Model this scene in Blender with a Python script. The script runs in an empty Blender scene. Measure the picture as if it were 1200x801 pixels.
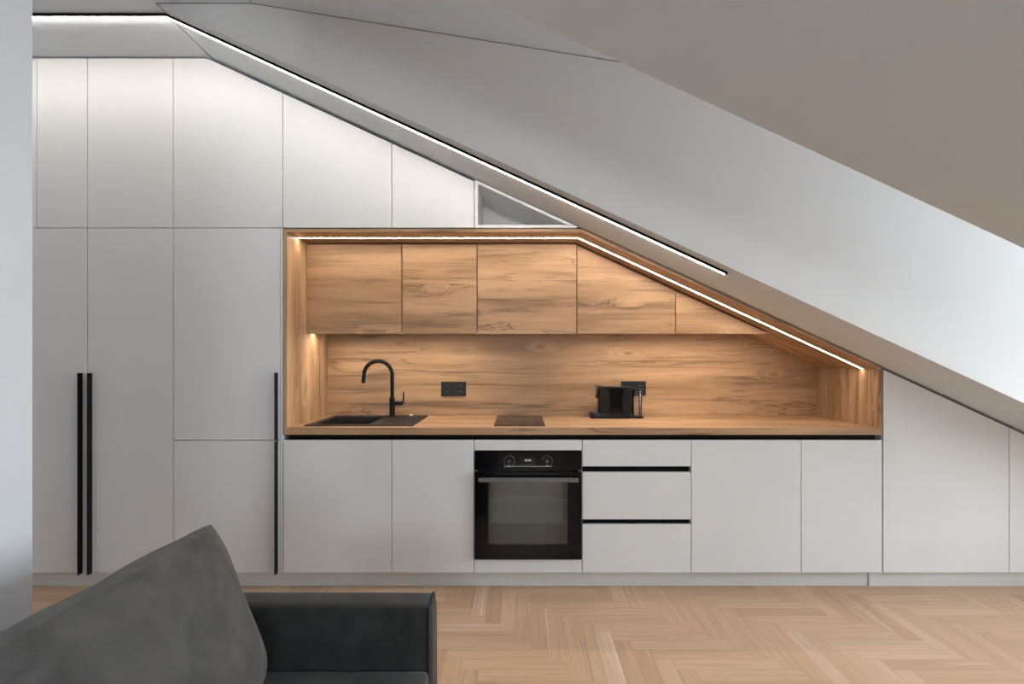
import bpy, bmesh, math, random
from mathutils import Vector, Matrix
random.seed(7)
S = bpy.context.scene
C = S.collection
PI = math.pi

# ------------------------------------------------------------------ materials
def new_mat(name):
    m = bpy.data.materials.new(name); m.use_nodes = True
    nt = m.node_tree; nt.nodes.clear()
    out = nt.nodes.new('ShaderNodeOutputMaterial')
    b = nt.nodes.new('ShaderNodeBsdfPrincipled')
    nt.links.new(b.outputs['BSDF'], out.inputs['Surface'])
    return m, nt, b, out

def N(nt, typ, **kw):
    n = nt.nodes.new(typ)
    for k, v in kw.items():
        if k in n.inputs: n.inputs[k].default_value = v
        else: setattr(n, k, v)
    return n

def ramp(nt, fac, stops):
    r = nt.nodes.new('ShaderNodeValToRGB')
    e = r.color_ramp.elements
    while len(e) < len(stops): e.new(0.5)
    for el, (p, c) in zip(e, stops):
        el.position = p
        el.color = (c, c, c, 1) if isinstance(c, (int, float)) else (*c, 1)
    nt.links.new(fac, r.inputs['Fac'])
    return r.outputs['Color']

def mix(nt, fac, a, b, mode='MIX'):
    m = nt.nodes.new('ShaderNodeMix'); m.data_type = 'RGBA'; m.blend_type = mode
    for sock, v in ((m.inputs[0], fac), (m.inputs[6], a), (m.inputs[7], b)):
        if hasattr(v, 'is_output'): nt.links.new(v, sock)
        elif isinstance(v, (int, float)): sock.default_value = v
        else: sock.default_value = (*v, 1)
    return m.outputs[2]

def paint(name, col, rough=0.5, spec=0.5, bump=0.0, bscale=300.0, metallic=0.0):
    m, nt, b, out = new_mat(name)
    b.inputs['Roughness'].default_value = rough
    b.inputs['Specular IOR Level'].default_value = spec
    b.inputs['Metallic'].default_value = metallic
    tc = N(nt, 'ShaderNodeTexCoord')
    n = N(nt, 'ShaderNodeTexNoise', Scale=3.0, Detail=3.0)
    nt.links.new(tc.outputs['Object'], n.inputs['Vector'])
    c = ramp(nt, n.outputs['Fac'], [(0.3, tuple(x * 0.985 for x in col)), (0.7, tuple(min(1, x * 1.015) for x in col))])
    nt.links.new(c, b.inputs['Base Color'])
    if bump:
        n2 = N(nt, 'ShaderNodeTexNoise', Scale=bscale, Detail=2.0)
        nt.links.new(tc.outputs['Object'], n2.inputs['Vector'])
        bp = N(nt, 'ShaderNodeBump', Strength=bump, Distance=0.001)
        nt.links.new(n2.outputs['Fac'], bp.inputs['Height'])
        nt.links.new(bp.outputs['Normal'], b.inputs['Normal'])
    return m

def emit(name, col, strength):
    m = bpy.data.materials.new(name); m.use_nodes = True
    nt = m.node_tree; nt.nodes.clear()
    out = nt.nodes.new('ShaderNodeOutputMaterial')
    e = N(nt, 'ShaderNodeEmission', Strength=strength)
    e.inputs['Color'].default_value = (*col, 1)
    nt.links.new(e.outputs[0], out.inputs['Surface'])
    return m

def oak(name, rot=(0, 0, 0), tint=(1, 1, 1), rough=0.42):
    """knotty oak: grain runs along local x after rotation"""
    m, nt, b, out = new_mat(name)
    L = nt.links
    tc = N(nt, 'ShaderNodeTexCoord')
    oi = N(nt, 'ShaderNodeObjectInfo')
    mp0 = N(nt, 'ShaderNodeMapping'); mp0.inputs['Rotation'].default_value = rot
    L.new(tc.outputs['Object'], mp0.inputs['Vector'])
    mul = N(nt, 'ShaderNodeVectorMath', operation='SCALE')
    comb = N(nt, 'ShaderNodeCombineXYZ')
    L.new(oi.outputs['Random'], comb.inputs[0]); L.new(oi.outputs['Random'], comb.inputs[1]); L.new(oi.outputs['Random'], comb.inputs[2])
    L.new(comb.outputs[0], mul.inputs[0]); mul.inputs['Scale'].default_value = 9.3
    add = N(nt, 'ShaderNodeVectorMath', operation='ADD')
    L.new(mp0.outputs[0], add.inputs[0]); L.new(mul.outputs[0], add.inputs[1])
    p = add.outputs[0]
    def scaled(v):
        s = N(nt, 'ShaderNodeVectorMath', operation='MULTIPLY')
        L.new(p, s.inputs[0]); s.inputs[1].default_value = v
        return s.outputs[0]
    # knots bend the grain
    vor = N(nt, 'ShaderNodeTexVoronoi', Scale=1.0, Randomness=1.0)
    L.new(scaled((2.0, 5.2, 5.2)), vor.inputs['Vector'])
    kd = ramp(nt, vor.outputs['Distance'], [(0.0, 1.0), (0.30, 0.0)])
    kn = N(nt, 'ShaderNodeVectorMath', operation='SCALE')
    L.new(kd, kn.inputs[0]); kn.inputs['Scale'].default_value = 0.55
    def noise(v, detail, dist, rough_=0.55, bend=True):
        n = N(nt, 'ShaderNodeTexNoise', Scale=1.0, Detail=detail, Distortion=dist, Roughness=rough_)
        src = scaled(v)
        if bend:
            a = N(nt, 'ShaderNodeVectorMath', operation='ADD')
            L.new(src, a.inputs[0]); L.new(kn.outputs[0], a.inputs[1]); src = a.outputs[0]
        L.new(src, n.inputs['Vector'])
        return n.outputs['Fac']
    broad = noise((0.7, 8.0, 8.0), 6, 0.6, 0.6)
    band = noise((1.1, 24.0, 24.0), 7, 0.9, 0.65)
    fibre = noise((7.0, 260.0, 260.0), 3, 0.2, bend=False)
    streak = noise((1.3, 13.0, 13.0), 6, 1.2, 0.6)
    t = lambda c: tuple(x * y for x, y in zip(c, tint))
    col = ramp(nt, broad, [(0.30, t((0.26, 0.150, 0.078))), (0.50, t((0.435, 0.262, 0.148))), (0.70, t((0.55, 0.348, 0.202)))])
    bandc = ramp(nt, band, [(0.34, 0.36), (0.47, 1.0), (0.75, 1.12)])
    col = mix(nt, 0.75, col, bandc, 'MULTIPLY')
    fibc = ramp(nt, fibre, [(0.3, 0.84), (0.6, 1.0)])
    col = mix(nt, 0.7, col, fibc, 'MULTIPLY')
    # dark cracks: thin iso-lines of the streak noise
    sub = N(nt, 'ShaderNodeMath', operation='SUBTRACT'); L.new(streak, sub.inputs[0]); sub.inputs[1].default_value = 0.40
    ab = N(nt, 'ShaderNodeMath', operation='ABSOLUTE'); L.new(sub.outputs[0], ab.inputs[0])
    crack = ramp(nt, ab.outputs[0], [(0.0, 1.0), (0.030, 0.0)])
    gate = noise((1.5, 4.0, 4.0), 2, 0.3, bend=False)
    gatec = ramp(nt, gate, [(0.45, 0.0), (0.58, 1.0)])
    cm = N(nt, 'ShaderNodeMath', operation='MULTIPLY'); L.new(crack, cm.inputs[0]); L.new(gatec, cm.inputs[1])
    cm2 = N(nt, 'ShaderNodeMath', operation='MULTIPLY'); L.new(cm.outputs[0], cm2.inputs[0]); cm2.inputs[1].default_value = 0.75
    col = mix(nt, cm2.outputs[0], col, t((0.12, 0.060, 0.030)))
    # knot hearts
    wn = N(nt, 'ShaderNodeSeparateColor'); L.new(vor.outputs['Color'], wn.inputs[0])
    kg = ramp(nt, wn.outputs[0], [(0.40, 0.0), (0.44, 1.0)])
    kh = ramp(nt, vor.outputs['Distance'], [(0.0, 1.0), (0.045, 0.75), (0.10, 0.0)])
    km = N(nt, 'ShaderNodeMath', operation='MULTIPLY'); L.new(kg, km.inputs[0]); L.new(kh, km.inputs[1])
    km2 = N(nt, 'ShaderNodeMath', operation='MULTIPLY'); L.new(km.outputs[0], km2.inputs[0]); km2.inputs[1].default_value = 0.8
    col = mix(nt, km2.outputs[0], col, t((0.13, 0.062, 0.030)))
    L.new(col, b.inputs['Base Color'])
    b.inputs['Roughness'].default_value = rough
    b.inputs['Specular IOR Level'].default_value = 0.35
    bp = N(nt, 'ShaderNodeBump', Strength=0.12, Distance=0.001)
    L.new(fibre, bp.inputs['Height']); L.new(bp.outputs['Normal'], b.inputs['Normal'])
    return m

def parquet():
    m, nt, b, out = new_mat('herringbone_oak')
    L = nt.links
    uv = N(nt, 'ShaderNodeUVMap', uv_map='grain')
    at = N(nt, 'ShaderNodeAttribute', attribute_name='tone')
    def noise(v, d, dist):
        s = N(nt, 'ShaderNodeVectorMath', operation='MULTIPLY'); L.new(uv.outputs[0], s.inputs[0]); s.inputs[1].default_value = v
        n = N(nt, 'ShaderNodeTexNoise', Scale=1.0, Detail=d, Distortion=dist); L.new(s.outputs[0], n.inputs['Vector'])
        return n.outputs['Fac']
    base = ramp(nt, at.outputs['Fac'], [(0.0, (0.50, 0.315, 0.195)), (0.4, (0.565, 0.370, 0.238)), (0.8, (0.61, 0.408, 0.268)), (1.0, (0.66, 0.475, 0.34))])
    g = ramp(nt, noise((1.6, 34, 1), 5, 0.9), [(0.30, 0.80), (0.52, 1.0), (0.75, 1.07)])
    col = mix(nt, 0.7, base, g, 'MULTIPLY')
    f = ramp(nt, noise((9, 380, 1), 2, 0.1), [(0.3, 0.88), (0.6, 1.0)])
    col = mix(nt, 0.7, col, f, 'MULTIPLY')
    st = ramp(nt, noise((1.0, 70, 1), 3, 1.4), [(0.25, 0.55), (0.36, 1.0)])
    col = mix(nt, 0.7, col, st, 'MULTIPLY')
    pale = ramp(nt, noise((0.6, 42, 1), 3, 1.0), [(0.66, 0.0), (0.72, 0.75)])
    col = mix(nt, pale, col, (0.74, 0.59, 0.46))
    L.new(col, b.inputs['Base Color'])
    b.inputs['Roughness'].default_value = 0.38
    b.inputs['Specular IOR Level'].default_value = 0.45
    return m

def corduroy(name, axis, col=(0.070, 0.067, 0.064), wale=0.0038):
    m, nt, b, out = new_mat(name)
    L = nt.links
    tc = N(nt, 'ShaderNodeTexCoord')
    dot = N(nt, 'ShaderNodeVectorMath', operation='DOT_PRODUCT')
    L.new(tc.outputs['Object'], dot.inputs[0]); dot.inputs[1].default_value = axis
    mu = N(nt, 'ShaderNodeMath', operation='MULTIPLY'); L.new(dot.outputs['Value'], mu.inputs[0]); mu.inputs[1].default_value = 2 * PI / wale
    sn = N(nt, 'ShaderNodeMath', operation='SINE'); L.new(mu.outputs[0], sn.inputs[0])
    n = N(nt, 'ShaderNodeTexNoise', Scale=9.0, Detail=5.0, Distortion=0.8); L.new(tc.outputs['Object'], n.inputs['Vector'])
    c = ramp(nt, n.outputs['Fac'], [(0.3, tuple(x * 0.68 for x in col)), (0.7, tuple(x * 1.32 for x in col))])
    s01 = N(nt, 'ShaderNodeMapRange'); L.new(sn.outputs[0], s01.inputs[0]); s01.inputs[1].default_value = -1; s01.inputs[2].default_value = 1
    s01.inputs[3].default_value = 0.88; s01.inputs[4].default_value = 1.06
    c = mix(nt, 1.0, c, s01.outputs[0], 'MULTIPLY')
    L.new(c, b.inputs['Base Color'])
    b.inputs['Roughness'].default_value = 0.85
    b.inputs['Specular IOR Level'].default_value = 0.2
    b.inputs['Sheen Weight'].default_value = 0.15
    b.inputs['Sheen Roughness'].default_value = 0.5
    bp = N(nt, 'ShaderNodeBump', Strength=0.25, Distance=0.0008); L.new(sn.outputs[0], bp.inputs['Height'])
    n2 = N(nt, 'ShaderNodeTexNoise', Scale=14.0, Detail=3.0); L.new(tc.outputs['Object'], n2.inputs['Vector'])
    bp2 = N(nt, 'ShaderNodeBump', Strength=0.25, Distance=0.012); L.new(n2.outputs['Fac'], bp2.inputs['Height'])
    L.new(bp2.outputs['Normal'], bp.inputs['Normal'])
    L.new(bp.outputs['Normal'], b.inputs['Normal'])
    return m

def glass(name, tint, refl=0.05, rough=0.02):
    m = bpy.data.materials.new(name); m.use_nodes = True
    nt = m.node_tree; nt.nodes.clear(); L = nt.links
    out = nt.nodes.new('ShaderNodeOutputMaterial')
    tr = N(nt, 'ShaderNodeBsdfTransparent'); tr.inputs['Color'].default_value = (*tint, 1)
    gl = N(nt, 'ShaderNodeBsdfGlossy', Roughness=rough)
    fr = N(nt, 'ShaderNodeFresnel', IOR=1.45)
    mx = nt.nodes.new('ShaderNodeMixShader')
    L.new(fr.outputs[0], mx.inputs[0]); L.new(tr.outputs[0], mx.inputs[1]); L.new(gl.outputs[0], mx.inputs[2])
    L.new(mx.outputs[0], out.inputs['Surface'])
    return m

M = {}
M['white'] = paint('white_satin_lacquer', (0.715, 0.725, 0.73), 0.42, 0.4)
M['carcass'] = paint('white_carcass', (0.70, 0.69, 0.68), 0.5)
M['plinth'] = paint('pale_grey_plinth', (0.60, 0.60, 0.59), 0.45)
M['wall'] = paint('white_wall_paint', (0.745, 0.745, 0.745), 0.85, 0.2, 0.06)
M['partition'] = paint('wall_paint_dimmed', (0.60, 0.61, 0.635), 0.80, 0.2, 0.06)  # same wall paint, darkened in colour to hold down the partition's light
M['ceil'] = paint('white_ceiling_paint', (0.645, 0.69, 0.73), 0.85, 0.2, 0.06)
M['black'] = paint('matt_black_metal', (0.004, 0.004, 0.0045), 0.45, 0.2)
M['black_rail'] = paint('black_anodised_rail', (0.003, 0.003, 0.003), 0.55, 0.1)
M['black_gloss'] = paint('black_gloss', (0.004, 0.004, 0.005), 0.07, 0.22)
M['black_plastic'] = paint('black_plastic', (0.006, 0.006, 0.0065), 0.30, 0.3)
M['socket'] = paint('anthracite_plastic', (0.014, 0.014, 0.016), 0.40, 0.4)
M['granite'] = paint('black_composite_granite', (0.012, 0.010, 0.010), 0.50, 0.3, 0.4, 900)
M['hob'] = paint('black_ceramic_glass', (0.020, 0.015, 0.012), 0.10, 0.5)
M['steel'] = paint('brushed_steel', (0.60, 0.60, 0.59), 0.28, 0.5, metallic=1.0)
M['grey_metal'] = paint('dark_grey_metal', (0.16, 0.16, 0.165), 0.38, 0.5, metallic=0.6)
M['seam'] = paint('ceiling_joint', (0.20, 0.20, 0.20), 0.8, 0.2)
M['bronze'] = paint('bronze_trim', (0.30, 0.25, 0.16), 0.35, 0.5, metallic=0.9)
M['enamel'] = paint('grey_oven_enamel', (0.66, 0.65, 0.63), 0.35, 0.4)
M['rack'] = paint('chromed_wire', (0.85, 0.84, 0.82), 0.40, 0.6)
M['mark'] = paint('white_print', (0.75, 0.75, 0.75), 0.5)
M['oak_x'] = oak('oak_grain_along_x')
M['oak_z'] = oak('oak_grain_upright', (0, PI / 2, 0))
M['oak_y'] = oak('oak_grain_along_y', (0, 0, PI / 2))
SL = 0.4607
M['oak_s'] = oak('oak_grain_along_slope', (0, -math.atan(SL), 0))
M['parquet'] = parquet()
M['floor_gap'] = paint('parquet_joint', (0.34, 0.215, 0.135), 0.7)
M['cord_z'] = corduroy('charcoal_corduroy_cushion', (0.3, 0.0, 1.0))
M['cord_shaded'] = corduroy('charcoal_corduroy_shaded', (0.0, 0.8, 1.0), (0.027, 0.0265, 0.026))  # sofa corduroy darkened: shade on the arm is put into its colour
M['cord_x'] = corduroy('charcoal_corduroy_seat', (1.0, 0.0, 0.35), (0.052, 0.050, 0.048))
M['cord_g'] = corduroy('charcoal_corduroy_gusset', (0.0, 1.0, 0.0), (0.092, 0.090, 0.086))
M['piping'] = paint('charcoal_piping', (0.022, 0.022, 0.023), 0.8, 0.2)
M['led_cool'] = emit('led_neutral_white', (1.0, 0.925, 0.86), 29.0)
M['led_warm'] = emit('led_warm_white', (1.0, 0.875, 0.70), 36.0)
M['led_under'] = emit('led_under_cabinet', (1.0, 0.88, 0.70), 62.0)
M['display'] = emit('oven_clock_display', (0.85, 0.92, 1.0), 0.8)
M['oven_glass'] = glass('tinted_oven_glass', (0.80, 0.78, 0.76))
M['clear'] = glass('clear_plastic', (0.95, 0.95, 0.955), rough=0.12)
M['pane'] = glass('window_glass', (0.95, 0.96, 0.96))

# ------------------------------------------------------------------ mesh helpers
def BM(): return bmesh.new()

def box(bm, x0, x1, y0, y1, z0, z1, bev=0.0, seg=2):
    vs = [bm.verts.new((x, y, z)) for x in (x0, x1) for y in (y0, y1) for z in (z0, z1)]
    q = [(0, 1, 3, 2), (4, 6, 7, 5), (0, 4, 5, 1), (2, 3, 7, 6), (0, 2, 6, 4), (1, 5, 7, 3)]
    fs = [bm.faces.new([vs[i] for i in f]) for f in q]
    if bev:
        es = list({e for f in fs for e in f.edges})
        bmesh.ops.bevel(bm, geom=es, offset=bev, segments=seg, profile=0.5, affect='EDGES')
    return bm

def prism(bm, pts, y0, y1, bev=0.0):
    """polygon in XZ pushed along Y"""
    a = [bm.verts.new((x, y0, z)) for x, z in pts]
    b = [bm.verts.new((x, y1, z)) for x, z in pts]
    n = len(pts)
    fs = [bm.faces.new(a), bm.faces.new(list(reversed(b)))]
    for i in range(n):
        fs.append(bm.faces.new((a[i], b[i], b[(i + 1) % n], a[(i + 1) % n])))
    if bev:
        es = list({e for f in fs for e in f.edges})
        bmesh.ops.bevel(bm, geom=es, offset=bev, segments=2, profile=0.5, affect='EDGES')
    bmesh.ops.recalc_face_normals(bm, faces=bm.faces[:])
    return bm

def prism_z(bm, pts, z0, z1, bev=0.0):
    """polygon in XY pushed up"""
    a = [bm.verts.new((x, y, z0)) for x, y in pts]
    b = [bm.verts.new((x, y, z1)) for x, y in pts]
    n = len(pts)
    fs = [bm.faces.new(a), bm.faces.new(list(reversed(b)))]
    for i in range(n):
        fs.append(bm.faces.new((a[i], b[i], b[(i + 1) % n], a[(i + 1) % n])))
    if bev:
        es = list({e for f in fs[:2] for e in f.edges})
        bmesh.ops.bevel(bm, geom=es, offset=bev, segments=2, profile=0.5, affect='EDGES')
    bmesh.ops.recalc_face_normals(bm, faces=bm.faces[:])
    return bm

def tube(bm, pts, r, seg=14, caps=True):
    pts = [Vector(p) for p in pts]
    rings = []
    d = (pts[1] - pts[0]).normalized()
    up = Vector((0, 0, 1)) if abs(d.z) < 0.9 else Vector((1, 0, 0))
    u = d.cross(up).normalized()
    for i, p in enumerate(pts):
        if i == 0: t = pts[1] - pts[0]
        elif i == len(pts) - 1: t = pts[-1] - pts[-2]
        else: t = pts[i + 1] - pts[i - 1]
        t.normalize()
        u = (u - t * u.dot(t)).normalized(); v = t.cross(u)
        rr = r[i] if isinstance(r, (list, tuple)) else r
        rings.append([bm.verts.new(p + (u * math.cos(a) + v * math.sin(a)) * rr) for a in (2 * PI * k / seg for k in range(seg))])
    for a, b in zip(rings, rings[1:]):
        for k in range(seg):
            bm.faces.new((a[k], a[(k + 1) % seg], b[(k + 1) % seg], b[k]))
    if caps:
        bm.faces.new(list(reversed(rings[0]))); bm.faces.new(rings[-1])
    return bm

def disc_y(bm, x, y, z, r, h, seg=24):
    """short cylinder along Y"""
    return tube(bm, [(x, y, z), (x, y + h, z)], r, seg)

def tag(o, label, cat=None, group=None):
    if label: o['label'] = label
    if cat: o['category'] = cat
    if group: o['group'] = group
    return o

def worldloc(o):
    v = Vector((0, 0, 0))
    while o is not None:
        v = v + o.location; o = o.parent
    return v

def obj(name, bm, mat, parent=None, origin=None, smooth=False):
    base = worldloc(parent) if parent else Vector((0, 0, 0))
    if origin is None and parent is None:
        xs = [v.co for v in bm.verts]
        origin = (0.5 * (min(c.x for c in xs) + max(c.x for c in xs)), 0.5 * (min(c.y for c in xs) + max(c.y for c in xs)), min(c.z for c in xs))
    loc = Vector(origin) - base if origin is not None else Vector((0, 0, 0))
    bmesh.ops.translate(bm, verts=bm.verts[:], vec=-(base + loc))
    me = bpy.data.meshes.new(name)
    bmesh.ops.recalc_face_normals(bm, faces=bm.faces[:])
    bm.to_mesh(me); bm.free()
    if isinstance(mat, (list, tuple)):
        for m in mat: me.materials.append(m)
    else: me.materials.append(mat)
    if smooth:
        for p in me.polygons: p.use_smooth = True
    o = bpy.data.objects.new(name, me)
    C.objects.link(o); o.location = loc
    if parent: o.parent = parent
    return o

def thing(name, label, cat, loc, group=None):
    o = bpy.data.objects.new(name, None); C.objects.link(o)
    o.location = loc; o.empty_display_size = 0.1
    return tag(o, label, cat, group)

def struct(name, bm, mat):
    o = obj(name, bm, mat); o['kind'] = 'structure'; return o

def auto_smooth(o, ang=40):
    me = o.data
    for p in me.polygons: p.use_smooth = True
    me.set_sharp_from_angle(angle=math.radians(ang))
    return o

# ------------------------------------------------------------------ room figures (metres; doors at y = 0, floor at z = 0)
CAM_Z = 1.2845
FLAT = 2.946                       # flat ceiling height
def slope(x): return 2.1583 - SL * x
XC = (2.1583 - FLAT) / SL          # crease between flat and sloping ceiling
YB, YC = -0.431, -1.531            # dormer cheeks
XD = -1.26                         # where the dormer ceiling starts falling
def dormer(x): return FLAT - 0.159 * (x - XD)
XL, XR, XW = -3.35, 4.40, 4.15      # far left wall, knee wall, dormer window
YF, YK = -5.6, 0.66                # wall behind the camera, wall behind the kitchen

# floor: one mesh of herringbone blocks
def build_floor():
    bm = BM()
    tone = bm.faces.layers.float.new('tone')
    uvl = bm.loops.layers.uv.new('grain')
    W, n = 0.074, 6
    x_ref, y_ref = 0.4965, -0.59        # a block corner
    g = 0.0006
    def plank(x0, x1, y0, y1, along_x):
        x0, x1 = max(x0, XL), min(x1, XR); y0, y1 = max(y0, YF), min(y1, YK)
        if x1 - x0 < 0.004 or y1 - y0 < 0.004: return
        vs = [bm.verts.new(c + (0.0,)) for c in ((x0 + g, y0 + g), (x1 - g, y0 + g), (x1 - g, y1 - g), (x0 + g, y1 - g))]
        f = bm.faces.new(vs); f[tone] = random.betavariate(1.3, 1.3); f.material_index = 0
        ou, ov = random.uniform(0, 50), random.uniform(0, 50)
        for lp in f.loops:
            c = lp.vert.co
            u, v = (c.x, c.y) if along_x else (c.y, c.x)
            lp[uvl].uv = (u + ou, v + ov)
    i0, i1 = int((XL - x_ref) / W) - 16, int((XR - x_ref) / W) + 16
    j0, j1 = int((YF - y_ref) / W) - 16, int((YK - y_ref) / W) + 16
    for j in range(j0, j1):
        for i in range(i0, i1):
            s = (i + j) % (2 * n)
            if s == 0:
                plank(x_ref + i * W, x_ref + (i + n) * W, y_ref + j * W, y_ref + (j + 1) * W, True)
            if s == n:   # lowest cell of an upright block: s runs n..2n-1 upward
                plank(x_ref + i * W, x_ref + (i + 1) * W, y_ref + j * W, y_ref + (j + n) * W, False)
    before = set(bm.faces)
    box(bm, XL - .1, XR + .1, YF - .1, YK + .1, -0.12, -0.0008)
    for f in bm.faces:
        if f not in before: f.material_index = 1
    me = bpy.data.meshes.new('floor'); bm.normal_update()
    for f in bm.faces:
        if f.material_index == 0 and f.normal.z < 0: f.normal_flip()
    bm.to_mesh(me); bm.free()
    me.materials.append(M['parquet']); me.materials.append(M['floor_gap'])
    o = bpy.data.objects.new('floor', me); C.objects.link(o); o['kind'] = 'structure'
build_floor()

T = 0.06
YB2, YC2 = -2.12, -3.40            # second dormer, unseen, added to bring daylight from the right
bm = BM()   # ceilings: over the kitchen, in the dormers, over the sitting area
main = [(XL, FLAT), (XC, FLAT), (XR, slope(XR)), (XR, slope(XR) + T), (XC, FLAT + T), (XL, FLAT + T)]
dorm = [(XL, FLAT), (XD, FLAT), (XW + .12, dormer(XW + .12)), (XW + .12, dormer(XW + .12) + T), (XD, FLAT + T), (XL, FLAT + T)]
prism(bm, main, YB, YK); prism(bm, main, YB2, YC); prism(bm, main, YF, YC2)
prism(bm, dorm, YC, YB); prism(bm, dorm, YC2, YB2)
struct('ceiling', bm, M['ceil'])
def cheek(y0, y1):
    return prism(BM(), [(XC, FLAT + T), (XR, slope(XR) + T), (XR, dormer(XR) + T), (XD, FLAT + T)], y0, y1)
bm = cheek(YB, YB + .08)   # plastered face runs down to the lower edge
prism(bm, [(XC, FLAT), (XR, slope(XR)), (XR, dormer(XR) + T), (XD, FLAT + T), (XC, FLAT + T)], YB - .002, YB)
struct('wall_dormer', bm, M['wall'])
struct('wall_dormer', cheek(YC - .08, YC), M['wall'])
struct('wall_dormer', cheek(YB2, YB2 + .08), M['wall'])
struct('wall_dormer', cheek(YC2 - .08, YC2), M['wall'])
# seam where the plasterboard of the dormer ceiling meets the cheek
bm = BM()
prism(bm, [(XC, FLAT - .001), (XD, FLAT - .001), (XW, dormer(XW) - .001), (XW, dormer(XW) - .0035), (XD, FLAT - .0035), (XC, FLAT - .0035)], YB - .0035, YB - .002)
struct('trim_1', bm, M['seam'])
bm = BM()   # dark seam along the two ceiling creases
box(bm, XC - .0022, XC + .0022, YB, 0.02, FLAT - .0018, FLAT + .004)
struct('trim_2', bm, M['seam'])
bm = BM()
box(bm, XD - .0018, XD + .0018, YC, YB, FLAT - .0015, FLAT + .004)
struct('trim_3', bm, M['seam'])

bm = BM(); box(bm, XL - .1, XR, YK, YK + .1, 0, 3.0); struct('wall_back', bm, M['wall'])
bm = BM(); box(bm, XL - .1, XL, YF, YK, 0, FLAT); struct('wall_left', bm, M['wall'])
bm = BM(); box(bm, XR, XR + .1, YF, YK, 0, slope(XR) + .1); struct('wall_right', bm, M['wall'])
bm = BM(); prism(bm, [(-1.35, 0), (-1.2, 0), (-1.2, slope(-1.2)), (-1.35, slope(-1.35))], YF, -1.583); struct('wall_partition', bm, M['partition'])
# dormer window walls with openings
zs, zt = slope(XW) + .10, dormer(XW) - .06
def dormer_window(n, ya, yb):
    bm = BM()
    box(bm, XW, XW + .12, ya, yb, slope(XW + .12) - .05, zs)
    box(bm, XW, XW + .12, ya, yb, zt, dormer(XW))
    box(bm, XW, XW + .12, ya, ya + .06, zs, zt)
    box(bm, XW, XW + .12, yb - .06, yb, zs, zt)
    struct('wall_window', bm, M['wall'])
    bm = BM()
    y0, y1 = ya + .06, yb - .06
    for a in ((y0, y0 + .05, zs, zt), (y1 - .05, y1, zs, zt), (y0 + .05, y1 - .05, zs, zs + .05), (y0 + .05, y1 - .05, zt - .05, zt)):
        box(bm, XW + .03, XW + .09, a[0], a[1], a[2], a[3])
    w1 = struct('window_%d' % n, bm, M['white'])
    bm = BM(); box(bm, XW + .055, XW + .063, y0 + .05, y1 - .05, zs + .05, zt - .05); obj('pane', bm, M['pane'], w1)
dormer_window(1, YC, YB)
dormer_window(2, YC2, YB2)
# gable wall behind the camera: unseen windows, in passage and sitting area, added to brighten cupboards and cheek
P0, P1, PZ0, PZ1 = -2.75, -2.25, 1.00, 1.90
Q0, Q1, QZ0, QZ1 = -0.45, 0.65, 1.00, 1.78
bm = BM()
box(bm, XL, P0, YF - .12, YF, 0, FLAT)
box(bm, P0, P1, YF - .12, YF, 0, PZ0)
box(bm, P0, P1, YF - .12, YF, PZ1, FLAT)
prism(bm, [(P1, 0), (Q0, 0), (Q0, slope(Q0)), (XC, FLAT), (P1, FLAT)] if XC > P1 else [(P1, 0), (Q0, 0), (Q0, slope(Q0)), (P1, slope(P1))], YF - .12, YF)
box(bm, Q0, Q1, YF - .12, YF, 0, QZ0)
prism(bm, [(Q0, QZ1), (Q1, QZ1), (Q1, slope(Q1)), (Q0, slope(Q0))], YF - .12, YF)
prism(bm, [(Q1, 0), (XR, 0), (XR, slope(XR)), (Q1, slope(Q1))], YF - .12, YF)
struct('wall_front', bm, M['wall'])
for n, (u0, u1, v0, v1) in ((3, (P0, P1, PZ0, PZ1)), (4, (Q0, Q1, QZ0, QZ1))):
    bm = BM()
    for a in ((u0, u0 + .05, v0, v1), (u1 - .05, u1, v0, v1), (u0 + .05, u1 - .05, v0, v0 + .05), (u0 + .05, u1 - .05, v1 - .05, v1)):
        box(bm, a[0], a[1], YF - .09, YF - .03, a[2], a[3])
    wn = struct('window_%d' % n, bm, M['white'])
    bm = BM(); box(bm, u0 + .05, u1 - .05, YF - .065, YF - .057, v0 + .05, v1 - .05); obj('pane', bm, M['pane'], wn)

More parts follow.
